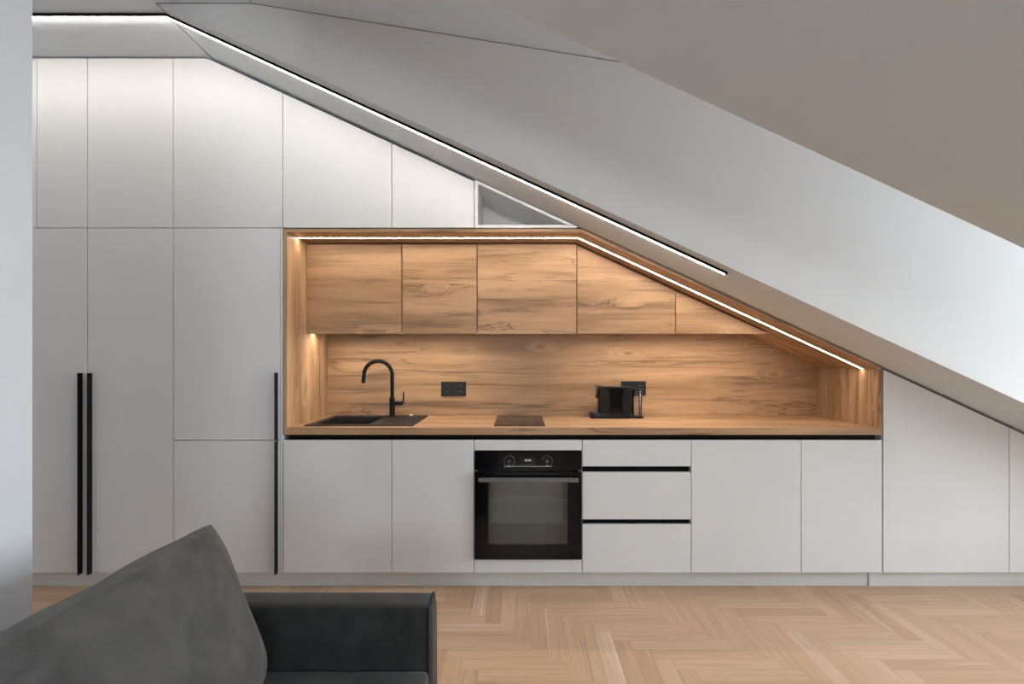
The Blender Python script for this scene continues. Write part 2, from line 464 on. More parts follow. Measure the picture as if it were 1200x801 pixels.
# ------------------------------------------------------------------ cabinets
DT = 0.019          # door thickness
G = 0.0018          # half gap between doors
BK = 0.64           # back of the carcasses
def door_rect(bm, x0, x1, z0, z1, y=0.0, bev=0.0012):
    box(bm, x0 + G, x1 - G, y, y + DT, z0 + G, z1 - G, bev)
def clip_top(x0, x1, z1, off):
    """top outline of a front under the sloping ceiling, from right to left"""
    pts = []
    zr, zl = min(z1, slope(x1) - off), min(z1, slope(x0) - off)
    pts.append((x1, zr))
    xk = (2.1583 - off - z1) / SL
    if x0 < xk < x1: pts.append((xk, z1))
    pts.append((x0, zl))
    return pts
def door_clip(bm, x0, x1, z0, z1, off=0.018, y=0.0):
    prism(bm, [(x0 + G, z0 + G), (x1 - G, z0 + G)] + clip_top(x0 + G, x1 - G, z1 - G, off), y, y + DT, 0.0012)
def carcass(bm, x0, x1, z0, z1, y0=0.021, y1=BK, top=True, off=0.02, t=0.016, dz=0.0):
    """open-fronted box of panels; its top follows the ceiling"""
    x0 += .0006; x1 -= .0006
    zl, zr = min(z1, slope(x0) - off), min(z1, slope(x1) - off)
    prism(bm, [(x0, z0), (x0 + t, z0), (x0 + t, min(z1, slope(x0 + t) - off)), (x0, zl)], y0, y1)
    prism(bm, [(x1 - t, z0), (x1, z0), (x1, zr), (x1 - t, min(z1, slope(x1 - t) - off))], y0, y1)
    box(bm, x0 + t, x1 - t, y0, y1, z0, z0 + t)
    tp = clip_top(x0 + t, x1 - t, z1, off)
    prism(bm, [(x0 + t, z0 + t), (x1 - t, z0 + t)] + tp, y1 - t, y1)
    if top:
        lo = [(x, z - t) for x, z in reversed(tp)]
        prism(bm, lo + tp, y0, y1 - t)
    return bm

Z0, Z267, Z268 = 0.089, 1.9985, 1.9934
ZTOP = FLAT - 0.007
X43, X102, X203, X331, X459, X556 = -2.675, -2.3945, -1.919, -1.3125, -0.709, -0.2515
XLE = -3.0

def bar_handle(parent, x0, x1, z0, z1):
    bm = BM(); box(bm, x0, x1, -0.031, 0.0, z0, z1, 0.0015)
    return obj('handle', bm, M['black'], parent)

# tall double-door cupboard
t = thing('tall_cabinet', 'tall white two-door cupboard at far left with a pair of long black bar handles', 'cabinet', ((XLE + X203) / 2, .32, Z0))
obj('body', carcass(BM(), XLE, X203, Z0, Z267 - .002), M['carcass'], t)
bm = BM(); door_rect(bm, XLE, X102, Z0, Z267); d = obj('door', bm, M['white'], t); bar_handle(d, -2.4255, -2.4200, .088, 1.196)
bm = BM(); door_rect(bm, X102, X203, Z0, Z267); d = obj('door', bm, M['white'], t); bar_handle(d, -2.3725, -2.3670, .088, 1.196)
# tall fridge-freezer housing
t = thing('tall_cabinet', 'tall white cupboard split into two doors, right beside the oak niche', 'cabinet', ((X203 + X331) / 2, .32, Z0))
XP = -1.3275
obj('body', carcass(BM(), X203, XP, Z0, Z267 - .002), M['carcass'], t)
ZS = 0.8235
bm = BM(); door_rect(bm, X203, XP, ZS, Z267); d = obj('door', bm, M['white'], t); bar_handle(d, -1.3450, -1.3385, ZS + .002, 1.198)
bm = BM(); door_rect(bm, X203, XP, Z0, ZS); d = obj('door', bm, M['white'], t); bar_handle(d, -1.3450, -1.3385, .090, ZS - .002)
bm = BM(); box(bm, XP + .0012, X331 - .0005, 0.001, BK, Z0, Z267 - .002, .0008); obj('side_panel', bm, M['white'], t)

# top row
tops = [(XLE, X43, 'narrow white top cupboard at the far left end, cut by the partition'),
        (X43, X102, 'narrow white top cupboard above the left door of the tall pair'),
        (X102, X203, 'white top cupboard with a square door above the right door of the tall pair'),
        (X203, X331, 'white top cupboard with its upper right corner cut by the slope, left of the niche'),
        (X331, X459, 'large white top cupboard with a sloping top above the left end of the oak niche'),
        (X459, X556, 'smaller white top cupboard with a sloping top, left of the open triangular shelf')]
for x0, x1, lab in tops:
    t = thing('top_cabinet', lab, 'cabinet', ((x0 + x1) / 2, .32, Z267), 'top row of handleless white cupboards')
    obj('body', carcass(BM(), x0, x1, Z267 + .002, ZTOP - .012, off=.03), M['carcass'], t)
    bm = BM(); door_clip(bm, x0, x1, Z267, ZTOP); obj('door', bm, M['white'], t)

# open triangular shelf
t = thing('open_shelf', 'open white triangular shelf box under the sloping ceiling above the niche', 'shelf', (0.0, .2, Z267))
x0, xt = X556 + .002, (2.1583 - .006 - Z267 - .002) / SL
yb = 0.42
zr = lambda x: slope(x) - .006
bm = BM(); prism(bm, [(x0, Z267 + .001), (x0 + .018, Z267 + .001), (x0 + .018, zr(x0 + .018)), (x0, zr(x0))], 0.0, yb); obj('side_panel', bm, M['white'], t)
bm = BM(); prism(bm, [(x0 + .018, Z267 + .001), (xt - .012, Z267 + .001), (xt - .012 - .016 / SL, Z267 + .017), (x0 + .018, Z267 + .017)], 0.0, yb); obj('shelf_board', bm, M['white'], t)
xi = xt - .012 - .016 / SL
bm = BM(); prism(bm, [(x0 + .018, zr(x0 + .018) - .016), (xi - .03, zr(xi - .03) - .016), (xt - .012, Z267 + .003), (xt - .008, Z267 + .006), (x0 + .018, zr(x0 + .018))], 0.0, yb); obj('top_panel', bm, M['white'], t)
bm = BM(); prism(bm, [(x0 + .018, Z267 + .017), (xi, Z267 + .017), (x0 + .018, zr(x0 + .018) - .016)], yb - .012, yb); obj('back_panel', bm, M['carcass'], t)

# ------------------------------------------------------------------ oak niche
NL0, NL, NR, NR0 = -1.3085, -1.2900, 1.9885, 2.0070
NB = 0.60
WT0, WT1 = 0.8535, 0.8920
ZN = 1.9750
gap, brd = 0.0070, 0.0265
zin = lambda x: slope(x) - brd
zout = lambda x: slope(x) - gap
XK = (2.1583 - brd - ZN) / SL
XKO = (2.1583 - gap - Z268) / SL
t = thing('niche_surround', 'oak lining boards framing the cooking niche, top bent along the sloping ceiling', 'panelling', (0.35, .3, WT0))
bm = BM(); box(bm, NL0, NL, 0.0, NB + .018, WT0, ZN, .0008); obj('side_panel', bm, M['oak_z'], t)
bm = BM(); prism(bm, [(NR, WT0), (NR0, WT0), (NR0, zout(NR0)), (NR, zin(NR) + .0)], 0.0, 0.21, .0006); obj('side_panel', bm, M['oak_z'], t)
bm = BM(); prism(bm, [(NR, WT1 + .0005), (NR0, WT1 + .0005), (NR0, zout(NR0)), (NR, zin(NR))], 0.2115, NB + .018, .0006); obj('side_panel', bm, M['oak_z'], t)
bm = BM(); prism(bm, [(NL0, ZN), (XK, ZN), (XKO, Z268), (NL0, Z268)], 0.0, NB + .018, .0006); obj('top_panel', bm, M['oak_x'], t)
bm = BM(); prism(bm, [(XK, ZN), (NR, zin(NR)), (NR0, zout(NR0)), (XKO, Z268)], 0.0, NB + .018, .0006); obj('sloped_panel', bm, M['oak_s'], t)
bm = BM(); prism(bm, [(NL + .0005, WT1 + .0005), (NR - .0005, WT1 + .0005), (NR - .0005, zin(NR) - .0005), (XK, ZN - .0005), (NL + .0005, ZN - .0005)], NB, NB + .018)
tag(obj('backsplash', bm, M['oak_x']), 'oak panel with horizontal grain covering the back of the niche', 'backsplash')

# LED line in the niche
t = thing('light_strip', 'thin warm white light strip let into the oak top of the niche', 'light', (0.35, .133, ZN))
def bent(bm, x0, xk, x1, za, zb, y0, y1, th, sl=SL):
    """strip of thickness th hanging under za (flat) then under zb(x)"""
    prism(bm, [(x0, za - th), (xk, za - th), (x1, zb(x1) - th), (x1, zb(x1)), (xk, za), (x0, za)], y0, y1)
    return bm
bent(bm := BM(), NL + .001, XK, NR - .001, ZN - .0002, lambda x: zin(x) - .0002, .125, .143, .0014); obj('diffuser', bm, M['led_warm'], t)
bm = BM(); bent(bm, NL + .001, XK, NR - .001, ZN - .0002, lambda x: zin(x) - .0002, .122, .125, .0020)
bent(bm, NL + .001, XK, NR - .001, ZN - .0002, lambda x: zin(x) - .0002, .143, .146, .0020); obj('profile', bm, M['steel'], t)

# worktop with a cut-out for the sink
SX0, SX1, SY0, SY1 = -1.225, -0.605, 0.068, 0.568
bm = BM()
hx0, hx1, hy0, hy1 = SX0 + .015, SX1 - .015, SY0 + .015, SY1 - .015
box(bm, NL + .0006, hx0, 0, NB - .0005, WT0, WT1)
box(bm, hx1, NR - .0006, 0, NB - .0005, WT0, WT1)
box(bm, hx0, hx1, 0, hy0, WT0, WT1)
box(bm, hx0, hx1, hy1, NB - .0005, WT0, WT1)
bmesh.ops.remove_doubles(bm, verts=bm.verts[:], dist=1e-5)
tag(obj('worktop', bm, M['oak_x']), 'long oak worktop with a square front edge running the width of the niche', 'worktop')

# recessed black rail under the worktop
bm = BM(); prism(bm, [(NL0 + .018, .829), (NR - .004, .829), (NR - .004, WT0 - .0005), (NL0 + .018, WT0 - .0005)], 0.024, 0.034)
box(bm, NL0 + .018, NR - .004, 0.004, 0.024, WT0 - .0028, WT0 - .0005)
box(bm, NL0 + .018, NR - .004, 0.0205, 0.024, .815, .829)
tag(obj('handle_rail', bm, M['black_rail']), 'long black recessed finger rail directly under the oak worktop', 'handle rail')

# wall cabinets in the niche
WY = 0.265
WZ0 = 1.424
WX = [NL + .0005, -0.713, -0.258, 0.346, 0.945, 1.467]
WLAB = ['oak wall cupboard at the left end of the niche, above the sink',
        'narrowest rectangular oak wall cupboard, above the double socket by the tap',
        'oak wall cupboard with the extractor underneath, above the hob',
        'oak wall cupboard with a sloping top edge, above the coffee machine',
        'small triangular oak wall cupboard at the right end of the row']
for i in range(5):
    x0, x1 = WX[i], WX[i + 1]
    t = thing('wall_cabinet', WLAB[i], 'cabinet', ((x0 + x1) / 2, .43, WZ0), 'handleless oak wall cupboards in the niche')
    zt = ZN - .008; of = brd + .010
    if i < 4:
        ob = carcass(BM(), x0 + .0004, x1 - .0004, WZ0 + .013, zt, y0=WY + .021, y1=NB - .002, off=of)
        obj('body', ob, M['oak_x'], t)
        bm = BM(); prism(bm, [(x0 + .0028, WZ0), (x1 - .0028, WZ0)] + clip_top(x0 + .0028, x1 - .0028, zt, of), WY, WY + DT, .0010); obj('door', bm, M['oak_x'], t)
    else:
        pts = [(x0 + .001, WZ0), (x1 + .02, WZ0), (x0 + .001, slope(x0) - of)]
        xtip = (2.1583 - of - WZ0) / SL
        pts = [(x0 + G, WZ0), (xtip, WZ0), (x0 + G, slope(x0 + G) - of)]
        pb = [(x0 + G, WZ0 + .013), (xtip - .013 / SL, WZ0 + .013), (x0 + G, slope(x0 + G) - of)]
        bm = BM(); prism(bm, pb, WY + .021, NB - .002); obj('body', bm, M['oak_x'], t)
        bm = BM(); prism(bm, pts, WY, WY + DT, .0006); obj('door', bm, M['oak_x'], t)
    if i == 2:
        bm = BM(); box(bm, x0 + .03, x1 - .03, WY + .04, NB - .06, WZ0 + .006, WZ0 + .0126, .002); e = obj('extractor', bm, M['grey_metal'], t)
        bm = BM(); box(bm, x0 + .07, x1 - .07, WY + .09, NB - .12, WZ0 + .0035, WZ0 + .0058, .001); obj('grease_filter', bm, M['steel'], e)

for x0, x1, lab in ((NL + .004, -0.262, 'under-cupboard light strip above the sink and tap'), (0.36, 1.40, 'under-cupboard light strip above the coffee machine')):
    t = thing('under_cabinet_light', lab, 'light', ((x0 + x1) / 2, .36, WZ0 + .005), 'light strips under the oak wall cupboards')
    bm = BM(); box(bm, x0, x1, .345, .349, WZ0 + .005, WZ0 + .0126); box(bm, x0, x1, .371, .375, WZ0 + .005, WZ0 + .0126); box(bm, x0, x1, .349, .371, WZ0 + .011, WZ0 + .0126)
    obj('profile', bm, M['steel'], t)
    bm = BM(); box(bm, x0 + .002, x1 - .002, .350, .370, WZ0 + .008, WZ0 + .0105); obj('diffuser', bm, M['led_under'], t)

# ------------------------------------------------------------------ base units
BT = 0.826
X555, X682, X810, X939, X1035 = -0.2525, 0.3455, 0.950, 1.5595, 2.0090
def base_unit(x0, x1, lab):
    t = thing('base_cabinet', lab, 'cabinet', ((x0 + x1) / 2, .32, Z0), 'white base cupboards under the oak worktop')
    bm = BM(); carcass(bm, x0, x1, Z0, .812, y0=.036, top=False); obj('body', bm, M['carcass'], t)
    bm = BM(); door_rect(bm, x0, x1, Z0, BT); obj('door', bm, M['white'], t)
    return t
base_unit(X331 + .002, X459, 'white base cupboard under the sink, at the left end of the worktop')
base_unit(X459, X555, 'narrow white base cupboard directly left of the black oven')
base_unit(X810, X939, 'wide white base cupboard directly right of the three drawers')
base_unit(X939, X1035 - .001, 'narrow white base cupboard at the right end of the worktop')
# oven housing
t = thing('oven_housing', 'white oven housing with a strip front above and below the black oven', 'cabinet', ((X555 + X682) / 2, .32, Z0))
bm = BM(); carcass(bm, X555, X682, Z0, .812, y0=.036, top=False); obj('body', bm, M['carcass'], t)
bm = BM(); door_rect(bm, X555, X682, .7655, BT); obj('front_panel', bm, M['white'], t)
bm = BM(); door_rect(bm, X555, X682, Z0, .1635); obj('front_panel', bm, M['white'], t)
# drawers
t = thing('drawer_cabinet', 'white base unit of three drawers with black finger grooves, right of the oven', 'cabinet', ((X682 + X810) / 2, .32, Z0))
bm = BM(); carcass(bm, X682, X810, Z0, .812, y0=.036, top=False); obj('body', bm, M['carcass'], t)
for z0, z1 in ((.677, BT), (.3835, .6485), (Z0, .3605)):
    bm = BM(); door_rect(bm, X682, X810, z0, z1); obj('drawer', bm, M['white'], t)
for z0, z1 in ((.6485, .677), (.3605, .3835)):
    bm = BM(); box(bm, X682 + .004, X810 - .004, .022, .032, z0 - .012, z1 + .012); box(bm, X682 + .004, X810 - .004, .003, .022, z1 - .0012, z1 + .0008)
    obj('finger_groove', bm, M['black_rail'], t)
# cupboards under the low slope
X1037, X1183, XE = 2.0135, 2.7115, 3.40
for x0, x1, lab in ((X1037, X1183, 'wide white cupboard with a sloping top, right of the oak niche'), (X1183, XE, 'low white cupboard with a sloping top at the right edge')):
    t = thing('eaves_cabinet', lab, 'cabinet', ((x0 + x1) / 2, .32, Z0), 'white cupboards under the low end of the slope')
    bm = BM(); carcass(bm, x0, x1, Z0, 1.4, off=.03); obj('body', bm, M['carcass'], t)
    bm = BM(); door_clip(bm, x0, x1, Z0, 1.5, off=.016); obj('door', bm, M['white'], t)
XPL = 1.957
bm = BM(); box(bm, XLE, XPL - .001, .040, .056, 0.0, Z0 - .003, .001); tag(obj('plinth', bm, M['plinth']), 'long pale grey plinth under the cupboards from the left end to the niche', 'plinth')
bm = BM(); box(bm, XPL + .001, XE, .034, .052, 0.0, Z0 - .003, .001); tag(obj('plinth', bm, M['plinth']), 'short pale plinth under the sloping cupboards at the right', 'plinth')

# ------------------------------------------------------------------ oven
t = thing('oven', 'black built-in oven with a glass door, under the hob', 'oven', (0.0465, .3, .1645))
OX0, OX1, OZ0, OZ1 = X555 + .0025, X682 - .0035, .1650, .7640
ZD = 0.6535
bm = BM(); box(bm, OX0, OX1, -.002, .018, ZD + .003, OZ1, .0015); cp = obj('control_panel', bm, M['black_gloss'], t)
for kx in (-.105, .105):
    bm = BM(); disc_y(bm, .047 + kx, -.0055, .707, .0165, .003, 28); kb = obj('knob', bm, M['black_plastic'], cp)
    bm = BM(); disc_y(bm, .047 + kx, -.0066, .7072, .0065, .001, 20); tag(obj('knob_cap', bm, M['grey_metal'], kb), 'grey knob cap')
    bm = BM()
    for k in range(10 if kx < 0 else 8):
        a = math.radians(-40 + 260 * k / 9)
        disc_y(bm, .047 + kx + .029 * math.cos(a), -.0027, .709 + .029 * math.sin(a), .0019, .0006, 8)
    box(bm, .047 + kx - .006, .047 + kx - .002, -.0027, -.0021, .681, .686); box(bm, .047 + kx + .002, .047 + kx + .006, -.0027, -.0021, .681, .686)
    o = obj('dial_marks', bm, M['mark'], cp)
bm = BM(); box(bm, .047 - .040, .047 + .040, -.0026, -.0020, .700, .727); dsp = obj('display', bm, M['black_plastic'], cp)
bm = BM()
for k, bx in enumerate((-.014, -.006, .005, .013)):   # four lit digits
    box(bm, .047 + bx - .0032, .047 + bx + .0032, -.0030, -.0026, .7150, .7166); box(bm, .047 + bx - .0032, .047 + bx + .0032, -.0030, -.0026, .7090, .7104)
    box(bm, .047 + bx - .0032, .047 + bx - .0018, -.0030, -.0026, .7090, .7166); box(bm, .047 + bx + .0018, .047 + bx + .0032, -.0030, -.0026, .7090, .7166)
obj('digits', bm, M['display'], dsp)
bm = BM()
for k in range(7): disc_y(bm, .047 - .036 + .012 * k, -.0026, .690, .0014, .0006, 8)
obj('touch_marks', bm, M['mark'], cp)
bm = BM(); box(bm, .047 - .132, .047 + .132, -.0040, -.0018, .6770, .6805, .0006); tag(obj('trim_line', bm, M['steel'], cp), 'thin silver line')
# door: black frame with a window
VX0, VX1, VZ0, VZ1 = -.172, .263, .250, .622
bm = BM()
box(bm, OX0 + .002, VX0, -.020, 0.0, OZ0 + .006, ZD - .004); box(bm, VX1, OX1 - .002, -.020, 0.0, OZ0 + .006, ZD - .004)
box(bm, VX0, VX1, -.020, 0.0, OZ0 + .006, VZ0); box(bm, VX0, VX1, -.020, 0.0, VZ1, ZD - .004)
bmesh.ops.remove_doubles(bm, verts=bm.verts[:], dist=1e-5)
dr = obj('door', bm, M['black_gloss'], t)
bm = BM(); box(bm, VX0, VX1, -.0195, -.0165, VZ0, VZ1); tag(obj('window', bm, M['oven_glass'], dr), 'tinted oven window')
bm = BM(); box(bm, OX0 + .025, OX1 - .022, -.062, -.050, .604, .628, .004); box(bm, OX0 + .05, OX0 + .07, -.051, -.0195, .610, .622); box(bm, OX1 - .07, OX1 - .05, -.051, -.0195, .610, .622)
tag(obj('handle', bm, M['grey_metal'], dr), 'dark grey bar handle')
bm = BM(); box(bm, OX0, OX1, -.004, .016, OZ0, OZ0 + .005); box(bm, OX1 - .0015, OX1, -.006, .016, OZ0 + .005, ZD); tag(obj('trim', bm, M['bronze'], t), 'thin bronze edge trim')
# cavity with side ribs
bm = BM()
cx0, cx1, cz0, cz1, cy = VX0 - .03, VX1 + .03, VZ0 - .02, VZ1 + .02, .40
box(bm, cx0, cx0 + .006, .002, cy, cz0, cz1); box(bm, cx1 - .006, cx1, .002, cy, cz0, cz1)
box(bm, cx0 + .006, cx1 - .006, .002, cy, cz0, cz0 + .006); box(bm, cx0 + .006, cx1 - .006, .002, cy, cz1 - .006, cz1)
box(bm, cx0 + .006, cx1 - .006, cy - .006, cy, cz0 + .006, cz1 - .006)
for k in range(12):
    z = cz0 + .04 + k * .031
    box(bm, cx0 + .006, cx0 + .020, .03, cy - .02, z, z + .008); box(bm, cx1 - .020, cx1 - .006, .03, cy - .02, z, z + .008)
obj('cavity', bm, M['enamel'], t)
bm = BM()
zr_ = .484
tube(bm, [(cx0 + .022, .03, zr_), (VX0 + .055, .03, zr_), (VX0 + .075, .03, zr_ + .014), (VX1 - .075, .03, zr_ + .014), (VX1 - .055, .03, zr_), (cx1 - .022, .03, zr_)], .0042, 8)
tube(bm, [(VX0 + .045, .036, zr_), (VX1 - .045, .036, zr_)], .0022, 8)
for k in range(9):
    x = VX0 + .03 + k * (VX1 - VX0 - .06) / 8
    tube(bm, [(x, .036, zr_ - .001), (x, .36, zr_ - .001)], .0015, 6)
tag(obj('wire_rack', bm, M['rack'], t), 'chrome wire rack')

# ------------------------------------------------------------------ sink, tap, hob
t = thing('sink', 'black composite sink with a bowl on the left and a drainer on the right', 'sink', ((SX0 + SX1) / 2, .32, WT1))
BX0, BX1, BY0, BY1 = SX0 + .040, -.868, SY0 + .045, SY1 - .045
ZR = WT1 + .006
bm = BM()
# rim plate around the bowl, one sloped outer edge
def ring(r): return [bm.verts.new(p) for p in r]
o0 = ring([(SX0, SY0, WT1 + .0002), (SX1, SY0, WT1 + .0002), (SX1, SY1, WT1 + .0002), (SX0, SY1, WT1 + .0002)])
o1 = ring([(SX0 + .004, SY0 + .004, ZR), (SX1 - .004, SY0 + .004, ZR), (SX1 - .004, SY1 - .004, ZR), (SX0 + .004, SY1 - .004, ZR)])
for k in range(4): bm.faces.new((o0[k], o0[(k + 1) % 4], o1[(k + 1) % 4], o1[k]))
def rrect(x0, x1, y0, y1, z, r, n=5):
    pts = []
    for cx, cy, a0 in ((x0 + r, y0 + r, 180), (x1 - r, y0 + r, 270), (x1 - r, y1 - r, 0), (x0 + r, y1 - r, 90)):
        for k in range(n + 1):
            a = math.radians(a0 + 90 * k / n); pts.append((cx + r * math.cos(a), cy + r * math.sin(a), z))
    return pts
def connect(a, b):
    for k in range(len(a)): bm.faces.new((a[k], a[(k + 1) % len(a)], b[(k + 1) % len(b)], b[k]))
b0 = ring(rrect(BX0, BX1, BY0, BY1, ZR, .020))
b1 = ring(rrect(BX0 + .004, BX1 - .004, BY0 + .004, BY1 - .004, ZR - .006, .020))
b2 = ring(rrect(BX0 + .012, BX1 - .012, BY0 + .012, BY1 - .012, ZR - .17, .030))
b3 = ring(rrect(BX0 + .040, BX1 - .040, BY0 + .040, BY1 - .040, ZR - .19, .030))
connect(b0, b1); connect(b1, b2); connect(b2, b3); bm.faces.new(b3)
# drainer recess
d0 = ring(rrect(BX1 + .075, SX1 - .030, BY0, BY1 - .06, ZR, .020))
d1 = ring(rrect(BX1 + .081, SX1 - .036, BY0 + .006, BY1 - .066, ZR - .005, .018))
connect(d0, d1); bm.faces.new(d1)
# top plate: split at mid line between bowl and drainer
def plate(rect, hole):
    n = len(hole) // 4
    c = ring(rect)
    for q in range(4):
        seg = hole[q * n:(q + 1) * n]
        for k in range(n - 1): bm.faces.new((c[q], seg[k + 1], seg[k]))
        nx = hole[((q + 1) * n) % len(hole)]
        bm.faces.new((c[q], c[(q + 1) % 4], nx, seg[-1]))
xm = BX1 + .040
plate([(SX0 + .004, SY0 + .004, ZR), (xm, SY0 + .004, ZR), (xm, SY1 - .004, ZR), (SX0 + .004, SY1 - .004, ZR)], b0)
plate([(xm, SY0 + .004, ZR), (SX1 - .004, SY0 + .004, ZR), (SX1 - .004, SY1 - .004, ZR), (xm, SY1 - .004, ZR)], d0)
bmesh.ops.remove_doubles(bm, verts=bm.verts[:], dist=1e-5)
auto_smooth(obj('basin', bm, M['granite'], t), 30)
bm = BM()
for k in range(6):
    x = BX1 + .10 + k * .021
    box(bm, x, x + .006, BY0 + .03, BY1 - .10, ZR - .005, ZR - .0025, .001)
obj('drainer_rib', bm, M['granite'], t)
bm = BM(); tube(bm, [(-.715, SY1 - .045, ZR), (-.715, SY1 - .045, ZR + .010), (-.715, SY1 - .045, ZR + .013)], [.017, .017, .014], 20); tag(obj('waste_control', bm, M['steel'], t), 'small chrome waste knob')
bm = BM(); tube(bm, [((BX0 + BX1) / 2, .32, ZR - .189), ((BX0 + BX1) / 2, .32, ZR - .186)], [.045, .043], 24); tag(obj('drain', bm, M['steel'], t), 'steel drain')
bm = BM(); box(bm, -.668, -.645, .40, .412, ZR + .0001, ZR + .0006); tag(obj('stamp', bm, M['grey_metal'], t), 'small grey stamped mark')

FXX, FYY = -.834, .515
t = thing('kitchen_tap', 'matt black high-arc mixer tap standing behind the sink', 'tap', (FXX, FYY, ZR))
bm = BM(); tube(bm, [(FXX, FYY, ZR + .0006), (FXX, FYY, ZR + .006), (FXX, FYY, ZR + .007)], [.026, .026, .0175], 24); obj('base_ring', bm, M['black'], t)
bm = BM(); tube(bm, [(FXX, FYY, ZR + .007), (FXX, FYY, ZR + .118), (FXX, FYY, ZR + .122)], [.0175, .0175, .0135], 24); auto_smooth(obj('body', bm, M['black'], t))
R_ = .092
zc = ZR + .268
pts = [(FXX, FYY, ZR + .12), (FXX, FYY, zc - .06)] + [(FXX - R_ + R_ * math.cos(a), FYY, zc + R_ * math.sin(a)) for a in [math.radians(d) for d in range(0, 181, 9)]] + [(FXX - 2 * R_ - .002, FYY, zc - .02), (FXX - 2 * R_ - .004, FYY, zc - .045)]
bm = BM(); tube(bm, pts, .0125, 18); sp = obj('spout', bm, M['black'], t); auto_smooth(sp)
bm = BM(); tube(bm, [(FXX - 2 * R_ - .004, FYY, zc - .045), (FXX - 2 * R_ - .0045, FYY, zc - .052)], .0135, 18); obj('aerator', bm, M['black_plastic'], sp)
bm = BM(); tube(bm, [(FXX + .015, FYY, ZR + .085), (FXX + .068, FYY, ZR + .085)], .0135, 18); lv = obj('valve', bm, M['black'], t); auto_smooth(lv)
bm = BM(); tube(bm, [(FXX + .070, FYY, ZR + .085), (FXX + .073, FYY, ZR + .11), (FXX + .0735, FYY, ZR + .158)], [.006, .0052, .0048], 12); auto_smooth(obj('lever', bm, M['black'], lv))

t = thing('hob', 'small black two-zone glass hob set in the worktop above the oven', 'hob', (0, .31, WT1))
bm = BM(); box(bm, -.1465, .1455, .068, .562, WT1 + .0002, WT1 + .0055, .0015); obj('glass_plate', bm, M['hob'], t)
for yy, r in ((.20, .085), (.42, .072)):
    bm = BM()
    seg = 48
    a = [bm.verts.new((r * math.cos(2 * PI * k / seg), yy + r * math.sin(2 * PI * k / seg), WT1 + .0057)) for k in range(seg)]
    b = [bm.verts.new(((r - .0015) * math.cos(2 * PI * k / seg), yy + (r - .0015) * math.sin(2 * PI * k / seg), WT1 + .0057)) for k in range(seg)]
    connect(a, b)
    obj('zone_ring', bm, M['grey_metal'], t)

# sockets
def socket(x0, x1, z0, z1, lab):
    t = thing('double_socket', lab, 'socket', ((x0 + x1) / 2, NB, z0), 'black double sockets on the oak back panel')
    y1 = NB - .0004
    bm = BM(); box(bm, x0, x1, y1 - .009, y1, z0, z1, .002); p = obj('plate', bm, M['socket'], t)
    w = (x1 - x0) / 2; zc = (z0 + z1) / 2
    for k in range(2):
        cx = x0 + w * (k + .5)
        bm = BM()
        s = .031
        for a in ((cx - s, cx + s, zc - s, zc - s + .004), (cx - s, cx + s, zc + s - .004, zc + s), (cx - s, cx - s + .004, zc - s, zc + s), (cx + s - .004, cx + s, zc - s, zc + s)):
            box(bm, a[0], a[1], y1 - .0115, y1 - .009, a[2], a[3])
        seg = 28
        rings = []
        for r, y in ((.024, y1 - .0115), (.020, y1 - .0115), (.0195, y1 - .0093)):
            rings.append([bm.verts.new((cx + r * math.cos(2 * PI * q / seg), y, zc + r * math.sin(2 * PI * q / seg))) for q in range(seg)])
        for A, B in zip(rings, rings[1:]):
            for q in range(seg): bm.faces.new((A[q], A[(q + 1) % seg], B[(q + 1) % seg], B[q]))
        bm.faces.new(rings[-1])
        so = obj('outlet', bm, M['socket'], t)
        bm = BM(); disc_y(bm, cx - .0095, y1 - .0098, zc, .0028, .0006, 10); disc_y(bm, cx + .0095, y1 - .0098, zc, .0028, .0006, 10); obj('pin_hole', bm, M['black_rail'], so)
        bm = BM(); box(bm, cx - .003, cx + .003, y1 - .0125, y1 - .009, zc + .015, zc + .022); obj('earth_clip', bm, M['grey_metal'], so)
        bm = BM(); box(bm, cx - .003, cx + .003, y1 - .0125, y1 - .009, zc - .022, zc - .015); obj('earth_clip', bm, M['grey_metal'], so)
socket(-.525, -.359, 1.022, 1.119, 'black double socket on the back panel between the tap and the hob')
socket(.680, .845, 1.026, 1.122, 'black double socket on the back panel behind the coffee machine')

# ------------------------------------------------------------------ capsule coffee machine
CY0, CY1 = .415, .535
t = thing('coffee_machine', 'black capsule coffee machine with a clear water tank, on the worktop', 'coffee machine', (.62, .475, WT1))
def rr(x0, x1, y0, y1, r, n=5):
    return [(p[0], p[1]) for p in rrect(x0, x1, y0, y1, 0, r, n)]
bm = BM(); prism_z(bm, rr(.452, .716, CY0, CY1, .022), WT1, WT1 + .034, .004); bs = obj('base', bm, M['black_plastic'], t); auto_smooth(bs)
bm = BM(); box(bm, .462, .512, CY0 + .016, CY1 - .016, WT1 + .0345, WT1 + .038, .001)
obj('drip_grid', bm, M['grey_metal'], bs)
bm = BM(); prism_z(bm, rr(.505, .722, CY0 + .004, CY1 - .004, .030, 7), WT1 + .034, WT1 + .192, .004); bd = obj('body', bm, M['black_gloss'], t); auto_smooth(bd)
